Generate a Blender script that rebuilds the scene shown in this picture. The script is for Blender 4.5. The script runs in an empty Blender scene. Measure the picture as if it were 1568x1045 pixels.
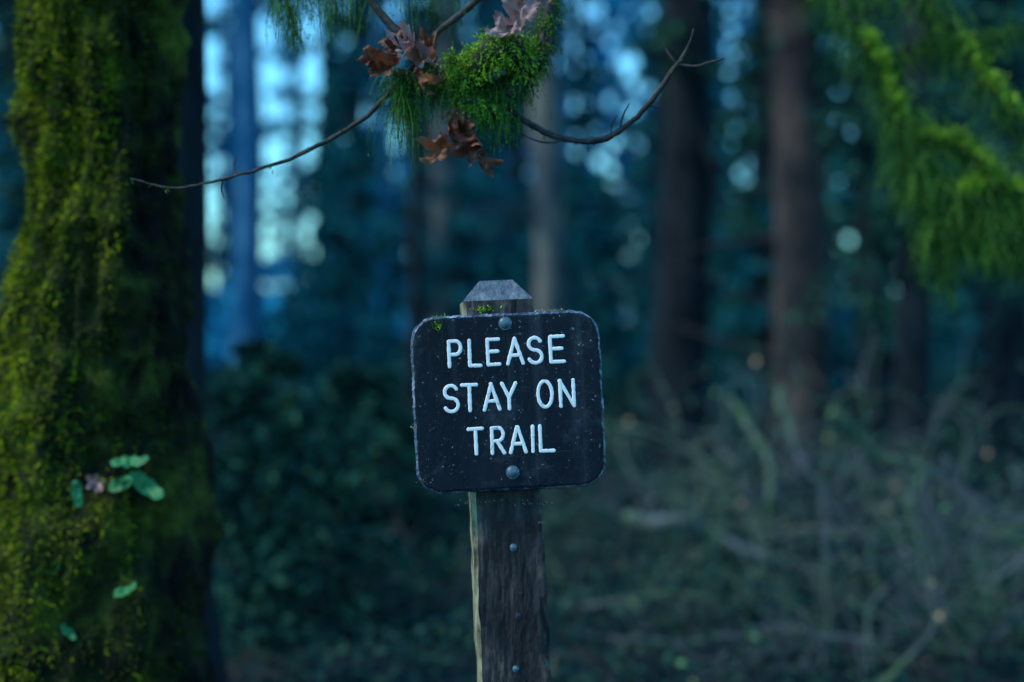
import bpy, math, random
import numpy as np
from mathutils import Vector, noise
random.seed(7); rng=np.random.default_rng(7)
EYE=1.15; D0=2.178
sc=bpy.context.scene
# ------------------------------------------------------------------ helpers
class Geo:
    def __init__(s): s.v=[]; s.f=[]; s.m=[]; s.n=0
    def add(s,v,f,mi=0):
        v=np.asarray(v,dtype=np.float64).reshape(-1,3); f=np.asarray(f,dtype=np.int64)
        if len(v)==0 or len(f)==0: return
        s.v.append(v); s.f.append(f+s.n); s.m.append(np.full(len(f),mi)); s.n+=len(v)
    def build(s,name,mats,parent=None,smooth=True,loc=None):
        me=bpy.data.meshes.new(name)
        V=np.concatenate(s.v)
        loops=np.concatenate([f.ravel() for f in s.f]); tot=np.concatenate([np.full(len(f),f.shape[1]) for f in s.f])
        start=np.concatenate([[0],np.cumsum(tot)[:-1]])
        me.vertices.add(len(V)); me.vertices.foreach_set('co',V.ravel().astype(np.float32))
        me.loops.add(len(loops)); me.loops.foreach_set('vertex_index',loops.astype(np.int32))
        me.polygons.add(len(tot)); me.polygons.foreach_set('loop_start',start.astype(np.int32))
        me.polygons.foreach_set('loop_total',tot.astype(np.int32))
        me.polygons.foreach_set('material_index',np.concatenate(s.m).astype(np.int32))
        me.polygons.foreach_set('use_smooth',np.full(len(tot),smooth))
        me.update(calc_edges=True); me.validate()
        for m in mats: me.materials.append(m)
        o=bpy.data.objects.new(name,me); sc.collection.objects.link(o)
        if parent: o.parent=parent
        if loc is not None: o.location=loc
        return o
def empty(name,loc=(0,0,0)):
    e=bpy.data.objects.new(name,None); e.location=loc; sc.collection.objects.link(e); e.empty_display_size=0.1; return e
def smooth_path(pts,n):
    P=np.array(pts,float); 
    if len(P)<3: 
        t=np.linspace(0,1,n)[:,None]; return P[0]*(1-t)+P[-1]*t
    Q=np.vstack([2*P[0]-P[1],P,2*P[-1]-P[-2]]); out=[]
    seg=len(P)-1
    for u in np.linspace(0,seg-1e-6,n):
        i=int(u); t=u-i; a,b,c,d=Q[i],Q[i+1],Q[i+2],Q[i+3]
        out.append(0.5*((2*b)+(-a+c)*t+(2*a-5*b+4*c-d)*t*t+(-a+3*b-3*c+d)*t**3))
    return np.array(out)
def tube(g,P,R,seg=8,mi=0,rough=0.0,flat=None,cap=True):
    P=np.asarray(P,float); n=len(P); R=np.broadcast_to(np.asarray(R,float),(n,)).copy()
    T=np.gradient(P,axis=0); T/=np.linalg.norm(T,axis=1)[:,None]+1e-12
    if flat is not None: ref=np.tile(np.array([0,1.,0]),(n,1))
    else:
        ref=np.tile(np.array([0.31,0.9,0.2]),(n,1)) 
        bad=abs((T*ref).sum(1))>0.95; ref[bad]=[1,0,0.1]
    A=np.cross(T,ref); A/=np.linalg.norm(A,axis=1)[:,None]+1e-12
    B=np.cross(T,A)
    th=np.linspace(0,2*math.pi,seg,endpoint=False)
    fb=1.0 if flat is None else flat
    rr=R[:,None]*(1+rough*rng.normal(size=(n,seg)))
    V=P[:,None,:]+rr[...,None]*(np.cos(th)[None,:,None]*A[:,None,:]+fb*np.sin(th)[None,:,None]*B[:,None,:])
    i=np.arange(n-1)[:,None]*seg; j=np.arange(seg)[None,:]; k=(j+1)%seg
    F=np.stack([i+j,i+k,i+seg+k,i+seg+j],-1).reshape(-1,4)
    g.add(V.reshape(-1,3),F,mi)
    if cap:
        for e in (0,n-1):
            r=V[e]; c=P[e]; g.add(np.vstack([r,c]),[[q,(q+1)%seg,seg] for q in range(seg)],mi)
def unit(a): return a/(np.linalg.norm(a,axis=-1,keepdims=True)+1e-12)
def leaves(g,C,S,mi=0,updown=None,wid=0.3):
    n=len(C); d=unit(rng.normal(size=(n,3))+(updown if updown is not None else 0)); e=unit(np.cross(d,rng.normal(size=(n,3))))
    S=np.broadcast_to(S,(n,))[:,None]
    V=np.stack([C-d*S*.5,C+e*S*wid,C+d*S*.5,C-e*S*wid],1)
    g.add(V.reshape(-1,3),np.arange(4*n).reshape(n,4),mi)
# ------------------------------------------------------------------ materials
def mat(name,stops,scale=6,detail=5,rough=0.8,bump=0.3,bscale=None,island=0.0,spec=0.3,stretch=(1,1,1),bdist=0.01,trans=0.0):
    m=bpy.data.materials.new(name); m.use_nodes=True; nt=m.node_tree; N=nt.nodes; L=nt.links
    b=N['Principled BSDF']; b.inputs['Roughness'].default_value=rough; b.inputs['Specular IOR Level'].default_value=spec
    tc=N.new('ShaderNodeTexCoord'); mp=N.new('ShaderNodeMapping'); mp.inputs['Scale'].default_value=stretch; L.new(tc.outputs['Object'],mp.inputs[0])
    nz=N.new('ShaderNodeTexNoise'); nz.inputs['Scale'].default_value=scale; nz.inputs['Detail'].default_value=detail; nz.inputs['Roughness'].default_value=0.62; L.new(mp.outputs[0],nz.inputs[0])
    cr=N.new('ShaderNodeValToRGB'); el=cr.color_ramp.elements
    while len(el)<len(stops): el.new(0.5)
    for e,(p,c) in zip(el,stops): e.position=p; e.color=(*c,1)
    fac=nz.outputs['Fac']
    if island>0:
        ge=N.new('ShaderNodeNewGeometry'); mx=N.new('ShaderNodeMix'); mx.data_type='FLOAT'; mx.inputs[0].default_value=island
        L.new(fac,mx.inputs[2]); L.new(ge.outputs['Random Per Island'],mx.inputs[3]); fac=mx.outputs[0]
    L.new(fac,cr.inputs[0]); L.new(cr.outputs[0],b.inputs['Base Color'])
    if bump>0:
        n2=N.new('ShaderNodeTexNoise'); n2.inputs['Scale'].default_value=bscale or scale*4; n2.inputs['Detail'].default_value=6; L.new(mp.outputs[0],n2.inputs[0])
        bp=N.new('ShaderNodeBump'); bp.inputs['Strength'].default_value=bump; bp.inputs['Distance'].default_value=bdist; L.new(n2.outputs['Fac'],bp.inputs['Height']); L.new(bp.outputs[0],b.inputs['Normal'])
    if trans>0:
        tr=N.new('ShaderNodeBsdfTranslucent'); L.new(cr.outputs[0],tr.inputs[0]); ms=N.new('ShaderNodeMixShader'); ms.inputs[0].default_value=trans
        out=N['Material Output']; L.new(b.outputs[0],ms.inputs[1]); L.new(tr.outputs[0],ms.inputs[2]); L.new(ms.outputs[0],out.inputs[0])
    return m
FO=dict(rough=.9,bump=0,spec=.04,detail=1.5)
M_moss=mat('moss',[(0.20,(0.022,0.036,0.004)),(0.45,(0.10,0.14,0.008)),(0.74,(0.36,0.40,0.012))],scale=9,island=0.35,**FO)
M_mossd=mat('moss_dark',[(0.25,(0.012,0.042,0.010)),(0.5,(0.045,0.13,0.026)),(0.8,(0.17,0.34,0.045))],scale=14,island=0.4,**FO)
M_mossbr=mat('moss_bright',[(0.25,(0.06,0.15,0.01)),(0.5,(0.22,0.42,0.03)),(0.8,(0.52,0.70,0.09))],scale=30,island=0.5,**FO)
M_mossbed=mat('moss_bed',[(0.42,(0.008,0.008,0.006)),(0.52,(0.025,0.028,0.008)),(0.7,(0.10,0.12,0.014))],scale=7,rough=0.95,bump=0.8,bscale=60,bdist=0.02,spec=.1)
M_bark=mat('dark_bark',[(0.3,(0.005,0.008,0.010)),(0.6,(0.017,0.022,0.026)),(0.8,(0.045,0.046,0.044))],scale=8,rough=0.9,bump=0,stretch=(1,1,0.25),spec=.05,detail=3)
M_barkr=mat('red_bark',[(0.32,(0.014,0.018,0.021)),(0.5,(0.050,0.038,0.036)),(0.75,(0.15,0.10,0.075))],scale=3.5,rough=0.9,bump=0,stretch=(1,1,0.5),spec=.05,detail=4)
M_barkg=mat('grey_bark',[(0.32,(0.02,0.042,0.052)),(0.5,(0.070,0.082,0.088)),(0.72,(0.24,0.21,0.16))],scale=2.5,rough=0.9,bump=0,stretch=(1,1,0.4),spec=.05,detail=4)
M_barkb=mat('hazy_bark',[(0.3,(0.006,0.07,0.15)),(0.7,(0.04,0.14,0.25))],scale=3,rough=0.95,bump=0,spec=.03,detail=1)  # blue aerial haze painted into the bark colour
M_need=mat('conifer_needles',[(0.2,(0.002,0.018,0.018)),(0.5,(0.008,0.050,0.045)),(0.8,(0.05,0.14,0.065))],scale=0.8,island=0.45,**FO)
M_needm=mat('conifer_needles_mid_haze',[(0.2,(0.001,0.036,0.052)),(0.5,(0.004,0.090,0.118)),(0.8,(0.04,0.22,0.18))],scale=0.35,island=0.4,**FO)  # teal tint paints aerial haze into the needles
M_needf=mat('conifer_needles_far_haze',[(0.2,(0.002,0.10,0.22)),(0.5,(0.005,0.20,0.37)),(0.8,(0.03,0.34,0.50))],scale=0.2,island=0.4,**FO)  # stronger blue: distance haze painted into the needle colour
M_under=mat('undergrowth_leaves',[(0.2,(0.002,0.010,0.011)),(0.48,(0.006,0.034,0.035)),(0.68,(0.028,0.078,0.050)),(0.84,(0.12,0.12,0.07)),(0.94,(0.26,0.15,0.12))],scale=1.1,island=0.42,**FO)
M_twig=mat('grey_twig',[(0.25,(0.03,0.042,0.045)),(0.46,(0.11,0.125,0.13)),(0.58,(0.07,0.13,0.06)),(0.82,(0.34,0.33,0.31))],scale=2.0,rough=0.9,bump=0,spec=.05,detail=3)
M_branch=mat('branch_bark',[(0.35,(0.012,0.010,0.010)),(0.6,(0.05,0.042,0.035)),(0.8,(0.12,0.10,0.07))],scale=60,rough=0.7,bump=0.5,bdist=0.002)
M_ground=mat('forest_floor',[(0.3,(0.004,0.010,0.011)),(0.5,(0.013,0.022,0.022)),(0.7,(0.05,0.045,0.036))],scale=1.6,detail=6,rough=0.95,bump=0.6,bscale=9,bdist=0.08,spec=.05)
M_dead=mat('dead_leaf',[(0.25,(0.05,0.016,0.010)),(0.45,(0.17,0.055,0.028)),(0.68,(0.36,0.15,0.08)),(0.9,(0.50,0.32,0.25))],scale=34,island=0.3,rough=0.5,bump=0.6,bdist=0.003,trans=0.2)
M_pink=mat('pink_dead_leaf',[(0.3,(0.22,0.11,0.10)),(0.6,(0.46,0.27,0.25)),(0.8,(0.62,0.43,0.39))],scale=25,rough=0.5,bump=0.5,bdist=0.003,trans=0.2)
M_green=mat('green_leaf',[(0.3,(0.02,0.14,0.04)),(0.7,(0.06,0.30,0.10))],scale=20,rough=0.5,bump=0.3,trans=0.2)
M_yel=mat('yellow_leaf',[(0.2,(0.08,0.20,0.07)),(0.5,(0.38,0.40,0.13)),(0.8,(0.50,0.26,0.19))],scale=1.5,island=.8,rough=0.6,bump=0,detail=1)
# ------------------------------------------------------------------ ground
def gz(x,y): return 0.10*noise.noise(Vector((x*.35,y*.35,0)))+0.03*noise.noise(Vector((x*1.7,y*1.7,3)))
g=Geo(); ax=np.concatenate([-np.geomspace(400,12,24),np.linspace(-11,11,70),np.geomspace(12,400,24)])
ay=np.concatenate([-np.geomspace(400,6,20),np.linspace(-5,26,96),np.geomspace(27,500,24)])
V=[(x,y,gz(x,y) if (abs(x)<30 and abs(y)<40) else 0) for y in ay for x in ax]; nx=len(ax)
F=[(j*nx+i,j*nx+i+1,(j+1)*nx+i+1,(j+1)*nx+i) for j in range(len(ay)-1) for i in range(nx-1)]
g.add(V,F); g.build('ground',[M_ground])
# ------------------------------------------------------------------ conifers
def conifer(g,x,y,r,H,z0,nb,L,per,leaf,mb,ml,lean=0.0,trunk=True,seg=14,top=0.8,HT=None):
    HT=HT or H
    zz=np.concatenate([[0,0.15,0.5],np.linspace(1.2,HT,22)])
    w1,w2=rng.uniform(0,6,2); amp=.10*r+.02
    lx=x+lean*zz+amp*np.sin(zz*.8+w1); ly=y+amp*np.cos(zz*.9+w2)
    R=r*(1-0.85*zz/HT)*(1+0.5*np.exp(-zz*3))*(1+.05*rng.normal(size=len(zz)))
    if trunk: tube(g,np.stack([lx,ly,zz-0.05],1),R,seg,mb,rough=0.05)
    z=z0+(H-z0)*rng.random(nb)**1.05; a=rng.random(nb)*2*math.pi
    Lb=L*(1-top*(z/HT))*rng.uniform(.45,1.1,nb)
    d=np.stack([np.cos(a),np.sin(a),rng.uniform(-.15,.25,nb)],1)
    base=np.stack([x+lean*z,np.full(nb,y),z],1)
    for i in range(min(nb,16)):
        t=np.linspace(0,1,5)[:,None]; P=base[i]+d[i]*t*Lb[i]; P[:,2]-=0.38*(t[:,0]**2)*Lb[i]
        tube(g,P,np.linspace(min(.03,max(.010,r*.09)),.004,5),4,mb,cap=False)
    t=rng.random((nb,per))**0.75
    P=base[:,None]+d[:,None]*(t*Lb[:,None])[...,None]; P[...,2]-=0.38*t*t*Lb[:,None]
    sp=(0.22*Lb[:,None]*(0.25+np.sin(t*math.pi)*.8))[...,None]
    P=P+rng.normal(size=P.shape)*sp*np.array([.6,.6,.28]); P[...,2]-=np.abs(rng.normal(size=t.shape))*.05*Lb[:,None]
    leaves(g,P.reshape(-1,3),leaf*rng.uniform(.6,1.4,nb*per),ml,updown=np.array([0,0,-.5]))
K=0.72/1568
def dead_stubs(g,x,y,r,z0,z1,n,L):
    for i in range(n):
        z=rng.uniform(z0,z1); a=rng.uniform(0,6.28); d=np.array([math.cos(a),math.sin(a),rng.uniform(-.3,.1)]); p=np.array([x,y,z]); P=[p]
        for j in range(5): d=unit(d+rng.normal(size=3)*.18); p=p+d*L*rng.uniform(.1,.28); P.append(p)
        tube(g,np.array(P),np.linspace(r*.10,.004,6),5,0,cap=False)
def one(px,y,w,H,z0,nb,L,per,leaf,mb,ml,name='conifer_tree',lean=0.0,HT=None,stubs=0):
    g=Geo(); x=(px-784)*K*y; conifer(g,x,y,w*K*y/2,H,z0,nb,L,per,leaf,0,1,lean,HT=HT)
    if stubs: dead_stubs(g,x,y,w*K*y/2,.8,5,stubs,1.6)
    return g.build(name,[mb,ml])
one(278,4.3,116,9,4.2,24,1.6,40,.08,M_bark,M_need)
one(837,16,54,12,5.5,30,1.2,50,.14,M_barkg,M_need,HT=18,stubs=10)
one(1045,13,88,10,3.4,50,.95,60,.10,M_bark,M_need,HT=18,stubs=14)
one(1218,11,88,9,2.8,50,1.1,60,.10,M_barkr,M_need,HT=17,stubs=14)
one(632,15,24,9,3.8,40,1.0,50,.10,M_bark,M_need,stubs=8)
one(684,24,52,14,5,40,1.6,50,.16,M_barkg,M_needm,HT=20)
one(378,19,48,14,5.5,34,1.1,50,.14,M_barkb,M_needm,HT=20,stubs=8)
one(1400,9,60,8,1.5,90,1.5,80,.08,M_bark,M_need,HT=13)
one(1530,12,80,9,1.4,90,2.0,80,.10,M_bark,M_need,HT=14)
one(1330,15,50,9,1.2,70,1.4,70,.12,M_bark,M_need,HT=14)
one(1168,18,34,9,1.2,60,.75,60,.12,M_bark,M_need,HT=14)
one(-60,9,70,9,1.0,70,2.2,60,.10,M_bark,M_need,HT=13)
one(520,12,14,3.6,0.2,80,1.1,70,.08,M_bark,M_needm,name='young_conifer')
one(405,5.6,12,1.15,0.05,90,.95,110,.045,M_bark,M_need,name='young_conifer')
one(560,7.5,12,1.05,0.05,80,.9,90,.06,M_bark,M_need,name='young_conifer')
g=Geo()
for px,y,w,z0,L in [(500,27,34,2,1.0),(548,31,40,3,1.2),(655,33,30,2,1.3),(745,33,36,2,1.7),(795,29,30,2,1.8),(890,30,18,2,.8),(1010,32,34,2,1.2),(1085,26,50,1.5,1.2),(1190,24,40,2,1.4),
                    (1250,27,40,1,1.0),(1350,22,50,1,1.8),(1430,25,50,1,2.2),(1510,20,50,1,2.2),(1600,24,60,1,2.4),(250,26,50,2,1.4),(140,22,60,1,2.2),(20,24,60,1,2.4)]:
    conifer(g,(px-784)*K*y,y,w*K*y/2,.27*y+2.2,z0,76,L,56,.17,0,1,HT=18)
for px,y,H in [(930,24,4.2),(975,28,5.6),(880,26,4.6),(1130,20,3.2),(700,24,4.6),(600,22,3.6),(760,30,5.6),(1040,22,4.0),(1180,18,3.2),(500,24,3.6),(820,22,3.6)]:
    conifer(g,(px-784)*K*y,y,.05,H,.1,70,1.4,60,.15,0,1)
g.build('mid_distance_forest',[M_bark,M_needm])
g=Geo()
for i in range(125):
    y=rng.uniform(38,75); px=rng.uniform(-150,1700)
    near_gap=min(abs(px-c)-w for c,w in [(330,9),(432,17),(600,8),(908,18),(962,18),(1135,10),(1293,9)])
    if near_gap<0: continue
    H=.26*y+3.5
    conifer(g,(px-784)*K*y,y,rng.uniform(.14,.30),H,rng.uniform(2,5),44,min(2.2,0.38+near_gap*K*y*.62),44,.34,0,1,seg=8,HT=H+8)
# thin, see-through firs standing in the clearings
for px,y,L,nb in [(425,52,1.1,40),(445,60,1.0,34),(335,48,.8,34),(600,55,.9,34),(905,50,1.3,50),(948,58,1.7,62),(985,46,1.2,50),(925,42,1.0,36),(1140,52,.9,36),(1293,55,.9,36)]:
    H=.26*y+3.5; conifer(g,(px-784)*K*y,y,.07,H,1.5,nb,L,24,.42,0,1,seg=6,HT=H+6,top=.4)
n=36000; y=rng.uniform(30,90,n); x=rng.uniform(-.55,.55,n)*y
h=np.array([2.3+2.8*noise.noise(Vector((a/b*9,b*.08,1))) for a,b in zip(x,y)])*(y/45)
leaves(g,np.stack([x,y,rng.random(n)**.8*h],1),.36*rng.uniform(.6,1.5,n),1,wid=.45)
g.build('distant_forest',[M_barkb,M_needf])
g=Geo()
for i in range(26):
    a=rng.uniform(math.radians(35),math.radians(325)); R=rng.uniform(12,30)
    x=R*math.sin(a); y=R*math.cos(a)
    if 205<math.degrees(a)<300: continue
    conifer(g,x,y,rng.uniform(.15,.35),rng.uniform(8,14),rng.uniform(.5,3),60,2.6,30,.34,0,1,seg=8)
g.build('surrounding_forest',[M_bark,M_need])
# ------------------------------------------------------------------ undergrowth
g=Geo(); n=56000
y=4.2+26*rng.random(n)**1.3; x=rng.uniform(-.5,.5,n)*y*1.1
h=np.array([max(.03,(.05+.022*b)+(.28+.055*b)*noise.noise(Vector((a*1.1,b*.8,7)))) for a,b in zip(x,y)])
leaves(g,np.stack([x,y,.02+rng.random(n)*h],1),.022+.0050*y*rng.uniform(.4,1.5,n),0,wid=.26)
g.build('undergrowth',[M_under])
def shrub(g,x,y,h,stems,rad,spread,mi=0):
    for s in range(stems):
        a=rng.random()*6.28; lean=rng.uniform(.1,1)*spread; p=np.array([x+rng.normal()*.12,y+rng.normal()*.12,0.]); 
        d=unit(np.array([math.cos(a)*lean,math.sin(a)*lean,1])); pts=[p.copy()]; k=9
        for i in range(k):
            d=unit(d+rng.normal(size=3)*.32+np.array([0,0,-.07])); p=p+d*h/k; pts.append(p.copy())
        r_=rad*rng.uniform(.4,1.35)
        tube(g,smooth_path(pts,22),np.linspace(r_,r_*.25,22),6,mi,rough=.06)
        for b in range(8):
            i=rng.integers(1,k); q=pts[i].copy(); dd=unit(d+rng.normal(size=3)*1.0); bp=[q.copy()]
            for j in range(6): dd=unit(dd+rng.normal(size=3)*.45); q=q+dd*h*.09; bp.append(q.copy())
            tube(g,smooth_path(bp,14),np.linspace(r_*.45,r_*.12,14),5,mi,cap=False)
            if rng.random()<.22: leaves(g,q[None]+rng.normal(size=(1,3))*.01,.036,1,wid=.42)
            lf=q+rng.normal(size=(4,3))*.06; leaves(g,lf,.02+.004*y,2,wid=.3)
for k,(grp) in enumerate([[(1.15,4.7,.80,7,.007,1.3),(1.6,5.1,.95,8,.008,1.2),(.75,4.7,.5,5,.005,1.5),(2.0,5.4,.9,7,.008,1.3)],
                          [(1.3,7.2,1.3,8,.013,1.3),(2.3,7.6,1.4,8,.014,1.3),(.9,7.5,1.1,7,.012,1.4),(1.8,6.2,1.15,7,.010,1.3)],
                          [(.5,5.6,.65,6,.006,1.6),(-.3,7.0,.7,4,.008,1.5),(-.7,6.0,.5,4,.006,1.5)]]):
    g=Geo()
    for a in grp: shrub(g,*a)
    g.build('bare_shrub',[M_twig,M_yel,M_under])
g=Geo()
for pts,r in [([(1.35,6,.85),(1.55,6.1,.66),(1.8,6.2,.55),(2.1,6.2,.36),(2.5,6.3,.15)],.022),([(.98,6.5,0.9),(1.14,6.4,.62),(1.16,6.4,.35),(1.4,6.4,.0)],.018),([(.52,6.6,.32),(.75,6.5,.31),(.95,6.5,.23),(1.35,6.4,.12)],.034),
              ([(0.2,5.6,.12),(.7,5.5,.2),(1.2,5.3,.05)],.014),([(2.2,5.6,.95),(2.12,5.5,.6),(2.15,5.4,.25),(2.05,5.4,0)],.016),([(1.15,6.0,.95),(1.22,5.9,.7),(1.33,5.9,.5),(1.32,5.8,.0)],.016),
              ([(1.1,5.0,.45),(1.2,5,.27),(1.35,5.0,.18),(1.65,5.0,.1),(1.9,5.0,.28)],.010),([(.2,5.2,.1),(.6,5.2,.02),(1.0,5.0,.1),(1.35,4.9,.06)],.012),([(1.7,5.6,.7),(1.9,5.5,.45),(2.2,5.6,.4),(2.5,5.6,.1)],.012)]:
    P=smooth_path(pts,34); P+=np.cumsum(rng.normal(size=P.shape)*.007,axis=0)
    tube(g,P,np.linspace(r,r*.45,34),8,0,rough=.08)
g.build('fallen_branches',[M_twig])
# ------------------------------------------------------------------ mossy maple (left)
tree=empty('mossy_maple_tree',(-0.88,3.0,0))
zk=[-.1,0,.2,.43,.905,1.18,1.52,1.87,2.4,4,9]; xk=[-.05,-.05,-.045,-.034,0,.007,.028,.01,-.03,-.1,-.3]; rk=[.45,.40,.32,.265,.210,.178,.148,.152,.145,.12,.06]
zs=np.concatenate([np.linspace(-.1,2.3,380),np.linspace(2.35,9,60)]); NS=180
def tsurf(z,th):
    r=np.interp(z,zk,rk); cx=np.interp(z,zk,xk); c,s=math.cos(th),math.sin(th)
    d=.036*noise.noise(Vector((c*1.2,s*1.2,z*2.2)))+.034*noise.noise(Vector((c*3,s*3,z*6)))+.022*noise.noise(Vector((c*7,s*7,z*14)))+.008*noise.noise(Vector((c*18,s*18,z*40)))
    root=.05*max(0,1-z/.6)*math.sin(th*4+1)
    return (cx+(r+d+root)*c,(r+d+root)*s,z)
g=Geo(); ths=np.linspace(0,2*math.pi,NS,endpoint=False)
V=np.array([tsurf(z,t) for z in zs for t in ths])
i=np.arange(len(zs)-1)[:,None]*NS; j=np.arange(NS)[None,:]; k=(j+1)%NS
g.add(V,np.stack([i+j,i+k,i+NS+k,i+NS+j],-1).reshape(-1,4)); g.build('trunk',[M_mossbed],tree)
def moss_shade_mask(th,z):  # moss patches, with the trunk's unlit right side painted in as shade
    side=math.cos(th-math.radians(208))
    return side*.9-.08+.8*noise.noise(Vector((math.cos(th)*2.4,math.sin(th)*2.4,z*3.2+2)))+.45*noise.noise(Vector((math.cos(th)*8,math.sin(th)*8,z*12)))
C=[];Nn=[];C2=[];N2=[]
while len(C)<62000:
    z=random.uniform(.1,2.3); th=random.uniform(math.pi*.75,math.pi*2.05); mk=moss_shade_mask(th,z)+random.gauss(0,.10)
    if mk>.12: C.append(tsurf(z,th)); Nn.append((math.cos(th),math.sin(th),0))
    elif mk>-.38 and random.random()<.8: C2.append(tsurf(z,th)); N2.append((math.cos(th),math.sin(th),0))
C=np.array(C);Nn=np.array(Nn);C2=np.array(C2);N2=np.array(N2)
def blades(g,C,Nn,L,W,droop,mi=0,jit=.5):
    n=len(C); L=np.broadcast_to(L,(n,))[:,None]
    d1=unit(Nn+rng.normal(size=(n,3))*jit); d2=unit(d1+np.array([0,0,-droop])+rng.normal(size=(n,3))*jit*.4)
    side=unit(np.cross(d1+d2,rng.normal(size=(n,3))))*W
    p0=C-Nn*.003; p1=p0+d1*L*.45; p2=p1+d2*L*.55
    V=np.stack([p0-side*.6,p0+side*.6,p1+side,p1-side,p2],1).reshape(-1,3)
    o=np.arange(n)[:,None]*5
    g.add(V,o+np.array([[0,1,2,3]]),mi)
    g.f.append(o+np.array([[3,2,4]])+g.n-len(V)); g.m.append(np.full(n,mi))
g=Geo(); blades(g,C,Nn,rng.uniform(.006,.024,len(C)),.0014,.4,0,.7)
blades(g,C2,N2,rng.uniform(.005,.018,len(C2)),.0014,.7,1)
M_moss_shade=mat('moss_shaded',[(0.25,(0.008,0.016,0.004)),(0.5,(0.026,0.046,0.008)),(0.8,(0.10,0.14,0.015))],scale=11,island=0.4,**FO)  # darker copy of the moss, trunk shade put into its colour
g.build('moss',[M_moss,M_moss_shade],tree,smooth=False)
def leaf(g,c,size,axis,up,curl,lobes=5,mi=0,crumple=.25,seed=0):
    A=unit(np.array(axis,float)); U=np.array(up,float); B=unit(np.cross(U,A)); Nz=np.cross(A,B)
    na=60; nr=6; V=[]
    for r in range(nr+1):
        for q in range(na):
            th=2*math.pi*q/na; f=r/nr
            if lobes>1: R=.55+.45*abs(math.cos(th*lobes/2))**1.2; R*=(.78+.22*math.cos(th)); R+=.06*math.sin(th*23)
            else: R=.42/math.sqrt((.42*math.cos(th))**2+math.sin(th)**2)*(1+.18*math.cos(th)**9)
            u=R*math.cos(th)*f; w=R*math.sin(th)*f
            nzv=noise.noise(Vector((u*2.4+seed,w*2.4,seed*.7)))
            h=curl*(w*w*1.2+.5*u*u)+crumple*nzv-.06*abs(w)
            V.append(np.array(c)+size*(A*u*(1-.25*abs(curl))+B*w*(1-.35*abs(curl))+Nz*h))
    F=[]
    for r in range(nr):
        for q in range(na): F.append((r*na+q,r*na+(q+1)%na,(r+1)*na+(q+1)%na,(r+1)*na+q))
    g.add(V,F,mi)
g=Geo(); kk=2.8/D0/1000
def tl(px,py,dy=0): return np.array([(px-784)*kk+.88,-.2+dy,EYE-(py-522)*kk])
for px,py,s,ax_,u_ in [(203,706,.042,(.9,-.1,.1),(.1,-.7,1)),(228,738,.045,(1,-.2,-.7),(.1,-1,.7)),(192,738,.034,(.8,-.3,.3),(.3,-1,.2)),(126,750,.030,(.2,-.2,-1),(.8,-.9,.2)),(198,900,.030,(.9,-.1,.4),(.1,-.8,.9)),(75,866,.035,(1,0,.1),(0,-.8,.9)),(112,960,.022,(.6,0,-.6),(0,-1,.9))]:
    leaf(g,tl(px,py,-.04),s,ax_,u_,.3,1,0,.35,px)
leaf(g,tl(158,738,-.05),.034,(.4,-.3,.6),(0,-1,.3),.5,5,1,.3,3)
st=[tl(240,760,-.02),tl(200,735,-.03),tl(150,745,.0),tl(90,780,.12)]
tube(g,smooth_path(st,12),.002,5,2)
g.build('vine_leaves',[M_green,M_pink,M_branch],tree)
# ------------------------------------------------------------------ overhead branch
br=empty('mossy_branch',(0,0,0))
def pl(d): 
    s=d/D0/1000
    return lambda a,b,dy=0.0: np.array([(a-784)*s,d+dy,EYE+(522-b)*s])
q=pl(2.36)
G=Geo(); GM=Geo()
def twig(pts,r0,r1,n=40,seg=8,moss=0,ml=(.01,.03),droop=1.2,jit=.6,mi=0):
    r0=r0*1.45; r1=r1*1.5
    P=smooth_path([q(*p) for p in pts],n); P=P+rng.normal(size=P.shape)*min(r0*.12,.0007)
    R=np.linspace(r0,r1,n)*(1+.12*np.abs(rng.normal(size=n))) ; tube(G,P,R,seg,0,rough=.05)
    if moss:
        idx=rng.integers(0,n-1,moss); t=rng.random(moss)[:,None]; c=P[idx]*(1-t)+P[idx+1]*t
        nn=unit(rng.normal(size=(moss,3))); c=c+nn*R[idx][:,None]
        for L_,cc,nv in zip(rng.uniform(*ml,moss),c,nn): strand(GM,cc,nv,L_,droop,mi)
    return P
def strand(g,c,nv,L,droop,mi=0,w=.0011,ls=1.0):
    k=6; p=c-nv*.002; d=unit(nv*.7+rng.normal(size=3)*.4); pts=[]
    for i in range(k+1):
        pts.append(p.copy()); d=unit(d+np.array([0,0,-droop*.28])+rng.normal(size=3)*.12); p=p+d*L/k
    P=np.array(pts); s=unit(np.cross(d,rng.normal(size=3)))
    ww=np.linspace(w*.6,w*.15,k+1)[:,None]
    V=np.concatenate([P-s*ww,P+s*ww]); g.add(V,[[i,i+1,k+2+i,k+1+i] for i in range(k)],mi)
    m=14; t=rng.random(m)*.95; idx=(t*k).astype(int); fr=(t*k-idx)[:,None]; b=P[idx]*(1-fr)+P[idx+1]*fr
    dd=unit(rng.normal(size=(m,3))+unit(P[idx+1]-P[idx])*1.0); ll=rng.uniform(.0025,.0055,m)[:,None]*ls
    e=unit(np.cross(dd,rng.normal(size=(m,3))))*.0009*ls
    V=np.stack([b-e,b+e,b+dd*ll],1).reshape(-1,3); g.add(V,np.arange(3*m).reshape(m,3),mi)
twig([(95,-560,.62),(300,-420,.35),(560,-250,.1),(800,-190,0),(1060,-210,.1),(1300,-160,.3)],.025,.009,60,12,moss=400,ml=(.02,.06))
twig([(560,-250,.1),(520,-90,.0),(560,-10,0),(612,52,0),(655,95,0),(700,128,0)],.0055,.004,30,moss=30)
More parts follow.
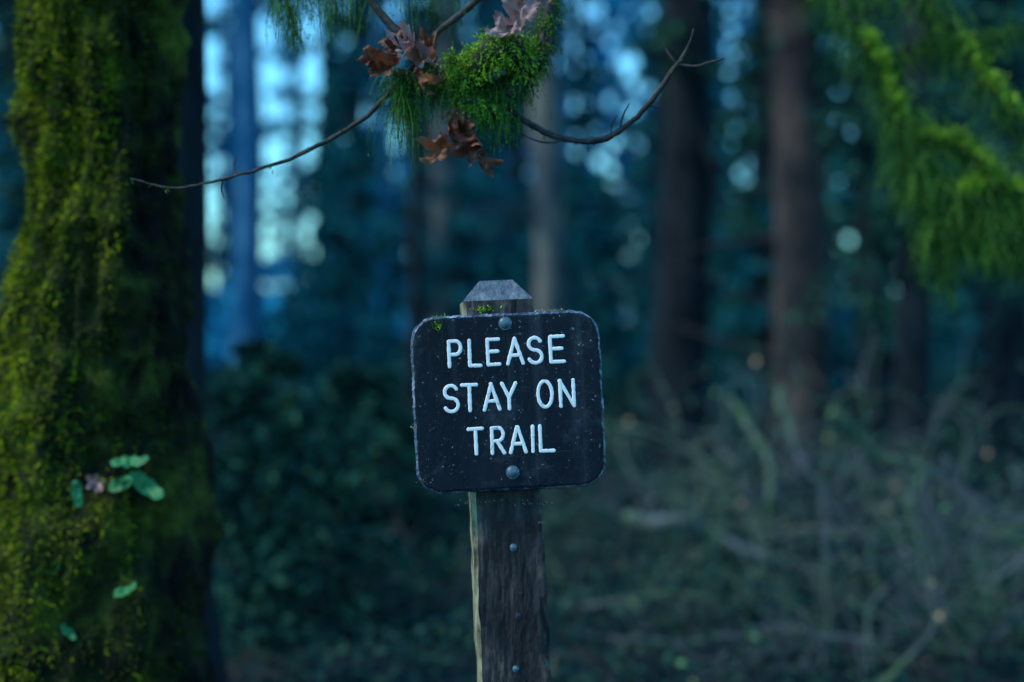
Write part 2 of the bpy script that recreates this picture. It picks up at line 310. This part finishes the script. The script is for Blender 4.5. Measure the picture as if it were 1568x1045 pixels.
twig([(800,-190,0),(775,-60,0),(720,8,0),(672,48,0),(640,92,0),(604,135,0),(560,178,0),(510,210,0),(450,242,-.01),(385,265,-.02),(320,282,-.02),(268,290,-.02),(205,276,-.02)],.0042,.0009,90,moss=26,ml=(.006,.016))
twig([(367,268,-.02),(362,255,-.02),(366,244,-.02)],.0012,.0005,8); twig([(345,275,-.02),(342,292,-.02),(346,305,-.02)],.001,.0005,8)
twig([(800,-190,0),(850,-80,.03),(845,0,.03),(822,60,.02),(790,110,0),(740,140,0),(690,125,0),(650,110,0)],.008,.005,60,moss=700,ml=(.015,.045))
twig([(720,142,0),(770,160,0),(812,190,0),(862,212,0),(918,216,-.01),(962,192,-.02),(1000,150,-.02),(1030,108,-.03),(1042,96,-.03)],.0040,.0022,60,moss=16,ml=(.005,.012))
twig([(1036,104,-.03),(1060,108,-.035),(1082,102,-.04),(1104,96,-.04)],.0019,.0007,14)
twig([(1036,102,-.03),(1046,84,-.03),(1054,66,-.03),(1059,50,-.03)],.0018,.0007,12)
twig([(1034,104,-.03),(1022,90,-.03),(1012,71,-.03)],.0018,.0007,10)
twig([(975,178,-.02),(992,165,-.02),(1004,168,-.02),(1011,160,-.02)],.0013,.0006,9)
twig([(948,200,-.02),(952,182,-.02),(962,162,-.02)],.0013,.0006,9)
twig([(935,208,-.01),(938,190,-.01),(944,178,-.01)],.001,.0005,9); twig([(862,212,0),(846,218,0),(820,215,0),(790,200,0)],.0014,.0006,9)
twig([(690,125,0),(700,160,0),(706,185,0),(712,200,0)],.003,.0015,14,moss=40,ml=(.01,.03))
twig([(604,110,0),(640,125,0),(690,120,0),(745,130,0),(805,125,0)],.005,.004,24,moss=620,ml=(.03,.095),droop=2.2,jit=.3)
twig([(606,130,0),(616,150,0),(630,165,0)],.003,.002,12,moss=170,ml=(.03,.13),droop=2.6)
twig([(715,150,0),(745,170,0),(785,180,0)],.003,.002,12,moss=200,ml=(.03,.07),droop=2.2)
twig([(728,108,-.02),(755,86,-.05),(785,84,-.04),(805,108,-.02)],.015,.015,14,moss=1300,ml=(.008,.026),droop=.4,mi=2)
twig([(780,150,-.02),(820,105,-.02),(835,60,-.01),(842,10,-.01)],.007,.007,14,moss=380,ml=(.010,.036),droop=.9,mi=0)
twig([(690,90,-.02),(705,110,-.02),(722,128,-.02)],.006,.006,14,moss=260,ml=(.008,.034),droop=.8,mi=2)
twig([(700,155,-.01),(730,160,-.02),(760,175,-.01)],.004,.004,14,moss=160,ml=(.008,.03),droop=1,mi=2)
twig([(705,-60,.1),(640,-50,.1),(520,-30,.1),(440,-35,.12),(395,-40,.12)],.006,.003,30,moss=300,ml=(.03,.11),droop=2.4)
twig([(420,-30,.12),(432,10,.12),(438,30,.12)],.002,.001,12,moss=80,ml=(.02,.06),droop=2.4)
G.build('branches',[M_branch],br); GM.build('moss',[M_mossd,M_moss,M_mossbr],br,smooth=False)
g=Geo()
for px,py,dy,s,a,u,c,m in [(600,100,-.03,.052,(-.6,.1,-.5),(.2,-1,.3),1.0,0),(622,66,-.02,.056,(-.2,.4,.9),(.5,-.8,.2),-.9,0),(650,80,-.05,.058,(.5,-.2,-.7),(-.4,-1,.4),.9,0),(640,122,-.03,.046,(.1,.2,-1),(.6,-.7,0),1.2,0),(574,98,-.02,.036,(-1,0,-.2),(0,-1,.5),.9,0),(628,84,-.06,.044,(.1,.2,.9),(-.3,-1,.3),1.0,1),(652,104,-.06,.038,(.6,.2,.4),(-.1,-1,.5),.8,1),(612,88,-.06,.030,(-.5,.2,.5),(-.2,-1,.1),1.1,0),
    (702,205,-.03,.058,(-.3,0,-1),(.4,-1,.1),1.1,0),(680,232,-.04,.050,(-.7,.1,-.8),(-.2,-1,.4),.9,0),(722,225,-.04,.058,(.3,-.1,-1),(-.5,-1,.2),1.1,0),(706,182,-.03,.046,(.2,.4,.5),(0.4,-1,.6),-.8,0),(734,246,-.02,.040,(.1,.3,-1),(.8,-1,0),1.2,0),
    (795,45,-.08,.058,(.5,.1,.6),(-.3,-1,.5),.6,1),(778,60,-.08,.044,(-.8,.1,-.3),(0,-1,.4),.8,1),(806,22,-.07,.050,(.2,.2,1),(.4,-1,.2),.7,1)]:
    leaf(g,q(px,py,dy),s,a,u,c,5,m,.55,px*.13)
g.build('dead_leaves',[M_dead,M_pink],br)
# ------------------------------------------------------------------ mossy boughs right
rb=empty('hanging_moss_bough',(0,0,0)); q=pl(3.5); G=Geo(); GM=Geo()
def strand_big(P,n,ml,droop,mi=0,spread=.03):
    idx=rng.integers(0,len(P)-1,n); t=rng.random(n)[:,None]; c=P[idx]*(1-t)+P[idx+1]*t; nn=unit(rng.normal(size=(n,3)))
    c=c+nn*spread*rng.random((n,1))
    for L_,cc,nv in zip(rng.uniform(*ml,n),c,nn): strand(GM,cc,nv,L_,droop,mi,w=.003,ls=1.9)
for pts,r0,r1,n,ml in [([(1220,-300,.5),(1270,-60,.1),(1300,20,0),(1345,90,0),(1375,170,0),(1390,250,0),(1430,330,0),(1440,400,0)],.014,.004,950,(.03,.13)),
    ([(1270,-60,.1),(1400,-20,0),(1470,60,0),(1520,130,0),(1600,210,0)],.010,.005,560,(.03,.12)),
    ([(1375,170,0),(1430,200,0),(1480,225,0),(1525,270,0),(1600,295,0)],.008,.004,600,(.03,.12)),
    ([(1390,250,0),(1450,290,0),(1500,320,0),(1600,330,0)],.006,.003,700,(.05,.17)),
    ([(1430,330,0),(1490,360,0),(1540,370,0),(1600,390,0)],.005,.003,480,(.04,.12)),
    ([(1345,90,0),(1420,60,.05),(1500,50,.08),(1600,20,.1)],.006,.003,320,(.03,.10)),
    ([(1440,400,0),(1450,430,0),(1460,450,0)],.004,.002,70,(.02,.05))]:
    P=smooth_path([q(*p) for p in pts],40); tube(G,P,np.linspace(r0,r1,40),7,0,rough=.1); strand_big(P,n,ml,1.8,0)
for pts in [[(1410,200),(1470,215),(1500,240),(1530,275),(1568,285)],[(1470,60),(1520,130),(1580,190)],[(1465,283),(1495,285)],[(1320,50),(1350,100),(1378,170)]]:
    P=smooth_path([q(a,b,-.04) for a,b in pts],20); strand_big(P,170,(.01,.035),.6,2,.010)
G.build('branches',[M_branch],rb); GM.build('moss',[M_mossd,M_moss,M_mossbr],rb,smooth=False)
# ------------------------------------------------------------------ trail sign
sign=empty('trail_sign',(-.006,D0,EYE-.090)); sign.rotation_euler=(math.radians(-1.0),math.radians(-2.6),math.radians(3.6))
def paint():
    m=bpy.data.materials.new('black_sign_paint'); m.use_nodes=True; nt=m.node_tree; N=nt.nodes; L=nt.links; b=N['Principled BSDF']
    tc=N.new('ShaderNodeTexCoord')
    def nz(s,d,st=(1,1,1),r=.6,off=0):
        mp=N.new('ShaderNodeMapping'); mp.inputs['Scale'].default_value=st; mp.inputs['Location'].default_value=(off,off,off); L.new(tc.outputs['Object'],mp.inputs[0]); n=N.new('ShaderNodeTexNoise'); n.inputs['Scale'].default_value=s; n.inputs['Detail'].default_value=d; n.inputs['Roughness'].default_value=r; L.new(mp.outputs[0],n.inputs[0]); return n.outputs['Fac']
    def ramp(f,a,b_,ca=(0,0,0,1),cb=(1,1,1,1)):
        c=N.new('ShaderNodeValToRGB'); c.color_ramp.elements[0].position=a; c.color_ramp.elements[1].position=b_; c.color_ramp.elements[0].color=ca; c.color_ramp.elements[1].color=cb; L.new(f,c.inputs[0]); return c.outputs[0]
    def mix(f,a,col):
        c=N.new('ShaderNodeMix'); c.data_type='RGBA'; L.new(f,c.inputs[0]); L.new(a,c.inputs[6]); c.inputs[7].default_value=col; return c.outputs[2]
    col=ramp(nz(9,6,(1,1,.4)),.35,.75,(.0025,.0042,.008,1),(.008,.013,.024,1))
    col=mix(ramp(nz(30,8,(1,1,.08)),.58,.80),col,(.035,.045,.06,1))
    col=mix(ramp(nz(24,9,(1,1,1),.75,3),.54,.72,(0,0,0,1),(.7,.7,.7,1)),col,(.045,.055,.065,1))
    col=mix(ramp(nz(150,4,(.12,1,1),.7,9),.66,.74,(0,0,0,1),(.5,.5,.5,1)),col,(.07,.09,.11,1))
    col=mix(ramp(nz(210,3,(1,1,1),.6,5),.67,.72),col,(.22,.25,.26,1))
    L.new(col,b.inputs['Base Color']); L.new(ramp(nz(14,6),.3,.7,(.22,.22,.22,1),(.6,.6,.6,1)),b.inputs['Roughness'])
    b.inputs['Specular IOR Level'].default_value=.18
    bp=N.new('ShaderNodeBump'); bp.inputs['Strength'].default_value=.55; bp.inputs['Distance'].default_value=.0016; L.new(nz(110,7,(1,1,.4)),bp.inputs['Height']); L.new(bp.outputs[0],b.inputs['Normal'])
    return m
M_sign=paint()
M_rim=mat('worn_sign_edge',[(0.40,(.015,.026,.042)),(0.52,(.06,.09,.13)),(0.66,(.24,.29,.33))],scale=70,rough=.45,bump=.8,bscale=150,bdist=.003,spec=.5)
M_white=mat('white_letter_paint',[(0.28,(.38,.38,.36)),(0.40,(.84,.83,.79)),(.8,(.88,.87,.83))],scale=110,rough=.5,bump=.3,bdist=.001)
M_post=mat('weathered_post',[(0.3,(.005,.004,.005)),(0.47,(.017,.013,.014)),(0.60,(.048,.037,.036)),(.74,(.19,.14,.10))],scale=34,detail=8,rough=.5,bump=1.0,bscale=70,stretch=(1,1,.33),bdist=.006,spec=.25)
M_side=mat('post_lit_side',[(0.36,(.04,.037,.02)),(0.5,(.20,.18,.10)),(.75,(.42,.38,.25))],scale=34,rough=.8,bump=.8,stretch=(1,1,.45),bdist=.003)  # paler left face: light from the left painted into the wood colour
M_cap=mat('post_top_skylit',[(0.3,(.03,.05,.06)),(0.5,(.09,.12,.145)),(.75,(.20,.24,.25))],scale=60,rough=.6,bump=.9,stretch=(1,.3,1),bdist=.004)  # skylight on the cap slopes painted in as blue-grey
M_bolt=mat('galvanised_bolt',[(0.3,(.03,.06,.075)),(0.6,(.09,.15,.18)),(.8,(.22,.29,.32))],scale=160,rough=.42,bump=.3,bdist=.0006,spec=.6)
M_rust=mat('dull_nail',[(0.3,(.01,.012,.014)),(0.7,(.04,.045,.05))],scale=160,rough=.6,bump=.3,bdist=.0006)
def plate():
    W,H,T,R=.145,.135,.011,.040; g=Geo(); out=[]
    for cx,cz,a0 in [(W-R,H-R,0),(-W+R,H-R,90),(-W+R,-H+R,180),(W-R,-H+R,270)]:
        for i in range(15): a=math.radians(a0+i*6.43); out.append((cx+R*math.cos(a),cz+R*math.sin(a),math.cos(a),math.sin(a)))
    o2=[]
    for i,(x,z,nx_,nz_) in enumerate(out):
        x2,z2,n2,m2=out[(i+1)%len(out)]; L=math.hypot(x2-x,z2-z); k=max(1,int(L/.003))
        for j in range(k): t=j/k; o2.append((x+(x2-x)*t,z+(z2-z)*t,nx_*(1-t)+n2*t,nz_*(1-t)+m2*t))
    n=len(o2); prof=[(-T,.0065),(-T+.0006,.0034),(-T+.0024,.0011),(-T+.005,0),(T-.004,0),(T-.001,.0015),(T,.004)]; V=[]
    for y,ins in prof:
        for x,z,a,b in o2:
            w=.0016*noise.noise(Vector((x*60,z*60,y*90)))+.0016*noise.noise(Vector((x*220,z*220,y*90)))
            V.append((x-a*(ins-w),y,z-b*(ins-w)))
    g.n=len(V); g.v.append(np.array(V))
    for r in range(len(prof)-1):
        F=[(r*n+i,r*n+(i+1)%n,(r+1)*n+(i+1)%n,(r+1)*n+i) for i in range(n)]
        g.f.append(np.array(F)); g.m.append(np.full(n,0 if r==0 else 1))
    g.f.append(np.array([list(range(n))])); g.m.append(np.array([0]))
    g.f.append(np.array([[6*n+i for i in range(n)][::-1]])); g.m.append(np.array([0]))
    return g.build('plate',[M_sign,M_rim],sign,smooth=False,loc=(0,0,-.003))
plate()
def arc(cx,cy,rx,ry,a0,a1,n=18): return [(cx+rx*math.cos(math.radians(a)),cy+ry*math.sin(math.radians(a))) for a in np.linspace(a0,a1,n)]
LET={'P':[[(0,0),(0,1)],[(0,1),(.5,1)]+arc(.55,.735,.45,.265,90,-90)+[(.5,.47),(0,.47)]],
'L':[[(0,1),(0,0)],[(0,0),(1,0)]],'E':[[(0,1),(0,0)],[(0,0),(1,0)],[(0,1),(1,1)],[(0,.52),(.86,.52)]],
'A':[[(0,0),(.5,1)],[(.5,1),(1,0)],[(.2,.33),(.8,.33)]],
'S':[arc(.5,.755,.46,.245,25,268,22)+arc(.5,.255,.5,.255,88,-155,24)],
'T':[[(0,1),(1,1)],[(.5,1),(.5,0)]],'Y':[[(0,1),(.5,.45)],[(1,1),(.5,.45)],[(.5,.45),(.5,0)]],
'O':[arc(.5,.5,.5,.5,90,450,40)],'N':[[(0,0),(0,1)],[(0,1),(1,0)],[(1,0),(1,1)]],
'R':[[(0,0),(0,1)],[(0,1),(.5,1)]+arc(.5,.74,.45,.26,90,-90)+[(0,.48)],[(.42,.48),(1,0)]],'I':[[(0,1),(0,0)]]}
g=Geo(); hw=.0028
rows=[(74,44,[('P',-90,-67),('L',-59,-37),('E',-31,-8),('A',-1,28),('S',31,57),('E',65,91)]),
      (6,45,[('S',-100,-74),('T',-73,-45),('A',-40,-11),('Y',-12,14),('O',43,70),('N',77,103)]),
      (-61,44,[('T',-66,-39),('R',-31,-7),('A',-3,26),('I',33,35),('L',43,69)])]
yy=0
for vc,h,ls in rows:
    for ch,a,b in ls:
        x0=a/1000+hw; w=(b-a)/1000-2*hw; 
        if ch=='I': x0=a/1000+.001; w=0
        hh=h/1000-2*hw; z0=vc/1000-hh/2
        for s in LET[ch]:
            yy+=1; jt=rng.normal(size=2)*.0004
            P=np.array([(x0+w*u+jt[0]*v,-.0112-.00003*(yy%7),z0+hh*v+jt[1]*u) for u,v in s])
            if len(P)==2: P=np.array([P[0]*(1-t)+P[1]*t for t in np.linspace(0,1,14)])
            d0=unit(P[0]-P[1]); d1=unit(P[-1]-P[-2]); r=hw*.95
            closed=ch=='O'
            if not closed:
                P=np.vstack([P[0]+d0*r,P[0]+d0*r*.8,P[0]+d0*r*.4,P,P[-1]+d1*r*.4,P[-1]+d1*r*.8,P[-1]+d1*r])
                R=np.full(len(P),hw); R[[0,-1]]=hw*.1; R[[1,-2]]=hw*.6; R[[2,-3]]=hw*.92
            else: R=np.full(len(P),hw)
            R=R*(1+.07*rng.normal(size=len(P)))
            if closed: R[-1]=R[0]
            tube(g,P,R,12,0,flat=.2,cap=not closed)
g.build('lettering',[M_white],sign)
def post():
    g=Geo(); w=.055; zb=-1.10; zt=.154; z=np.linspace(zb,zt,220); k=24; V=[]
    per=[]; c=.005
    for s in range(4):
        for i in range(k):
            t=-w+c+(2*w-2*c)*i/(k-1)
            p=[(t,-w),(w,t),(-t,w),(-w,-t)][s]; per.append((*p,s))
    n=len(per)
    for zz in z:
        for x,y,s in per:
            dd=.0022*noise.noise(Vector((x*30,y*30,zz*9)))+.0020*noise.noise(Vector((x*160,y*160,zz*30)))
            corner=max(0,min(abs(x),abs(y))-.042)/.011; dd-=.009*corner*max(0,noise.noise(Vector((x*8,y*8,zz*28)))+.1)
            f=1+dd/w; V.append((x*f,y*f,zz))
    g.n=len(V); g.v.append(np.array(V))
    for s in range(4):
        F=[(r*n+i,r*n+(i+1)%n,(r+1)*n+(i+1)%n,(r+1)*n+i) for r in range(len(z)-1) for i in range(s*k,s*k+k)]
        g.f.append(np.array(F)); g.m.append(np.full(len(F),1 if s==3 else 0))
    b=w-.0005; t=.026; zt2=.186
    B=[(-b,-b,zt),(b,-b,zt),(b,b,zt),(-b,b,zt),(-t,-t,zt2),(t,-t,zt2),(t,t,zt2),(-t,t,zt2)]
    g.add(B,[(0,1,5,4),(1,2,6,5),(2,3,7,6),(3,0,4,7),(4,5,6,7)],2)
    return g.build('post',[M_post,M_side,M_cap],sign,smooth=False,loc=(-.008,.0665,0))
post()
def dome(name,u,v,y,r,h,m_=None):
    g=Geo(); V=[];n=24;m=7
    for j in range(m+1):
        a=j/m*math.pi/2
        for i in range(n): t=2*math.pi*i/n; V.append((r*math.cos(a)*math.cos(t),-h*math.sin(a),r*math.cos(a)*math.sin(t)))
    g.add(V,[(j*n+i,j*n+(i+1)%n,(j+1)*n+(i+1)%n,(j+1)*n+i) for j in range(m) for i in range(n)])
    tube(g,[(0,.001,0),(0,-.0012,0)],r*1.12,24)
    g.build(name,[m_ or M_bolt],sign,loc=(u,y,v))
dome('upper_bolt',0,.117,-.0112,.0092,.005); dome('lower_bolt',.001,-.110,-.0112,.0092,.005)
dome('nail_1',-.002,-.227,.0110,.0052,.003); dome('nail_2',0,-.332,.0110,.0045,.002,M_rust); dome('nail_3',-.007,-.413,.0110,.0046,.003)
g=Geo()
for u,v,y,n,sx,mi,l in [(-.106,.126,-.006,140,.006,0,.009),(-.102,.117,-.011,80,.004,0,.008),(.070,.131,-.004,260,.009,1,.005),(-.028,.142,.011,120,.007,0,.006),(-.145,-.035,-.006,40,.003,1,.004),(-.03,-.155,.012,130,.022,1,.004),(.02,-.160,.012,110,.02,1,.003),(.045,-.19,.012,40,.004,1,.003),(-.13,-.115,-.0115,60,.008,1,.0015)]:
    C=np.stack([u+rng.normal(size=n)*sx,y+rng.normal(size=n)*.001,v+rng.normal(size=n)*.0022],1)
    blades(g,C,np.tile([[0,-.6,.6]],(n,1)),rng.uniform(.4,1.4,n)*l,.0009,.3,mi,.9)
M_lich=mat('lichen',[(.3,(.16,.14,.08)),(.7,(.42,.38,.27))],scale=200,rough=.9,bump=0)
g.build('moss_and_lichen',[M_mossbr,M_lich],sign,smooth=False)
# ------------------------------------------------------------------ light, sky, camera
el=math.radians(45); az=math.radians(-112)
w=bpy.data.worlds.new('World'); sc.world=w; w.use_nodes=True; nt=w.node_tree
sky=nt.nodes.new('ShaderNodeTexSky'); sky.sky_type='NISHITA'; sky.sun_disc=False; sky.sun_elevation=el; sky.sun_rotation=az; sky.ozone_density=8; sky.air_density=1.6; sky.dust_density=.3
tint=nt.nodes.new('ShaderNodeMix'); tint.data_type='RGBA'; tint.blend_type='MULTIPLY'; tint.inputs[0].default_value=1; tint.clamp_result=False; tint.inputs[7].default_value=(.92,2.0,2.35,1)
nt.links.new(sky.outputs[0],tint.inputs[6]); nt.links.new(tint.outputs[2],nt.nodes['Background'].inputs[0]); nt.nodes['Background'].inputs[1].default_value=.15
sd=Vector((math.sin(az)*math.cos(el),math.cos(az)*math.cos(el),math.sin(el)))
l=bpy.data.lights.new('sun','SUN'); l.energy=3.0; l.angle=math.radians(12); l.color=(1,.90,.74); lo=bpy.data.objects.new('sun',l); sc.collection.objects.link(lo); lo.rotation_euler=sd.to_track_quat('Z','Y').to_euler()
cam=bpy.data.cameras.new('camera'); co=bpy.data.objects.new('camera',cam); sc.collection.objects.link(co); co.location=(0,0,EYE); co.rotation_euler=(math.pi/2,0,0)
cam.lens=50; cam.sensor_width=36; cam.clip_end=2000; cam.dof.use_dof=True; cam.dof.focus_distance=D0-.01; cam.dof.aperture_fstop=1.35
sc.camera=co
sc.view_settings.view_transform='Standard'; sc.view_settings.look='None'; sc.view_settings.exposure=0
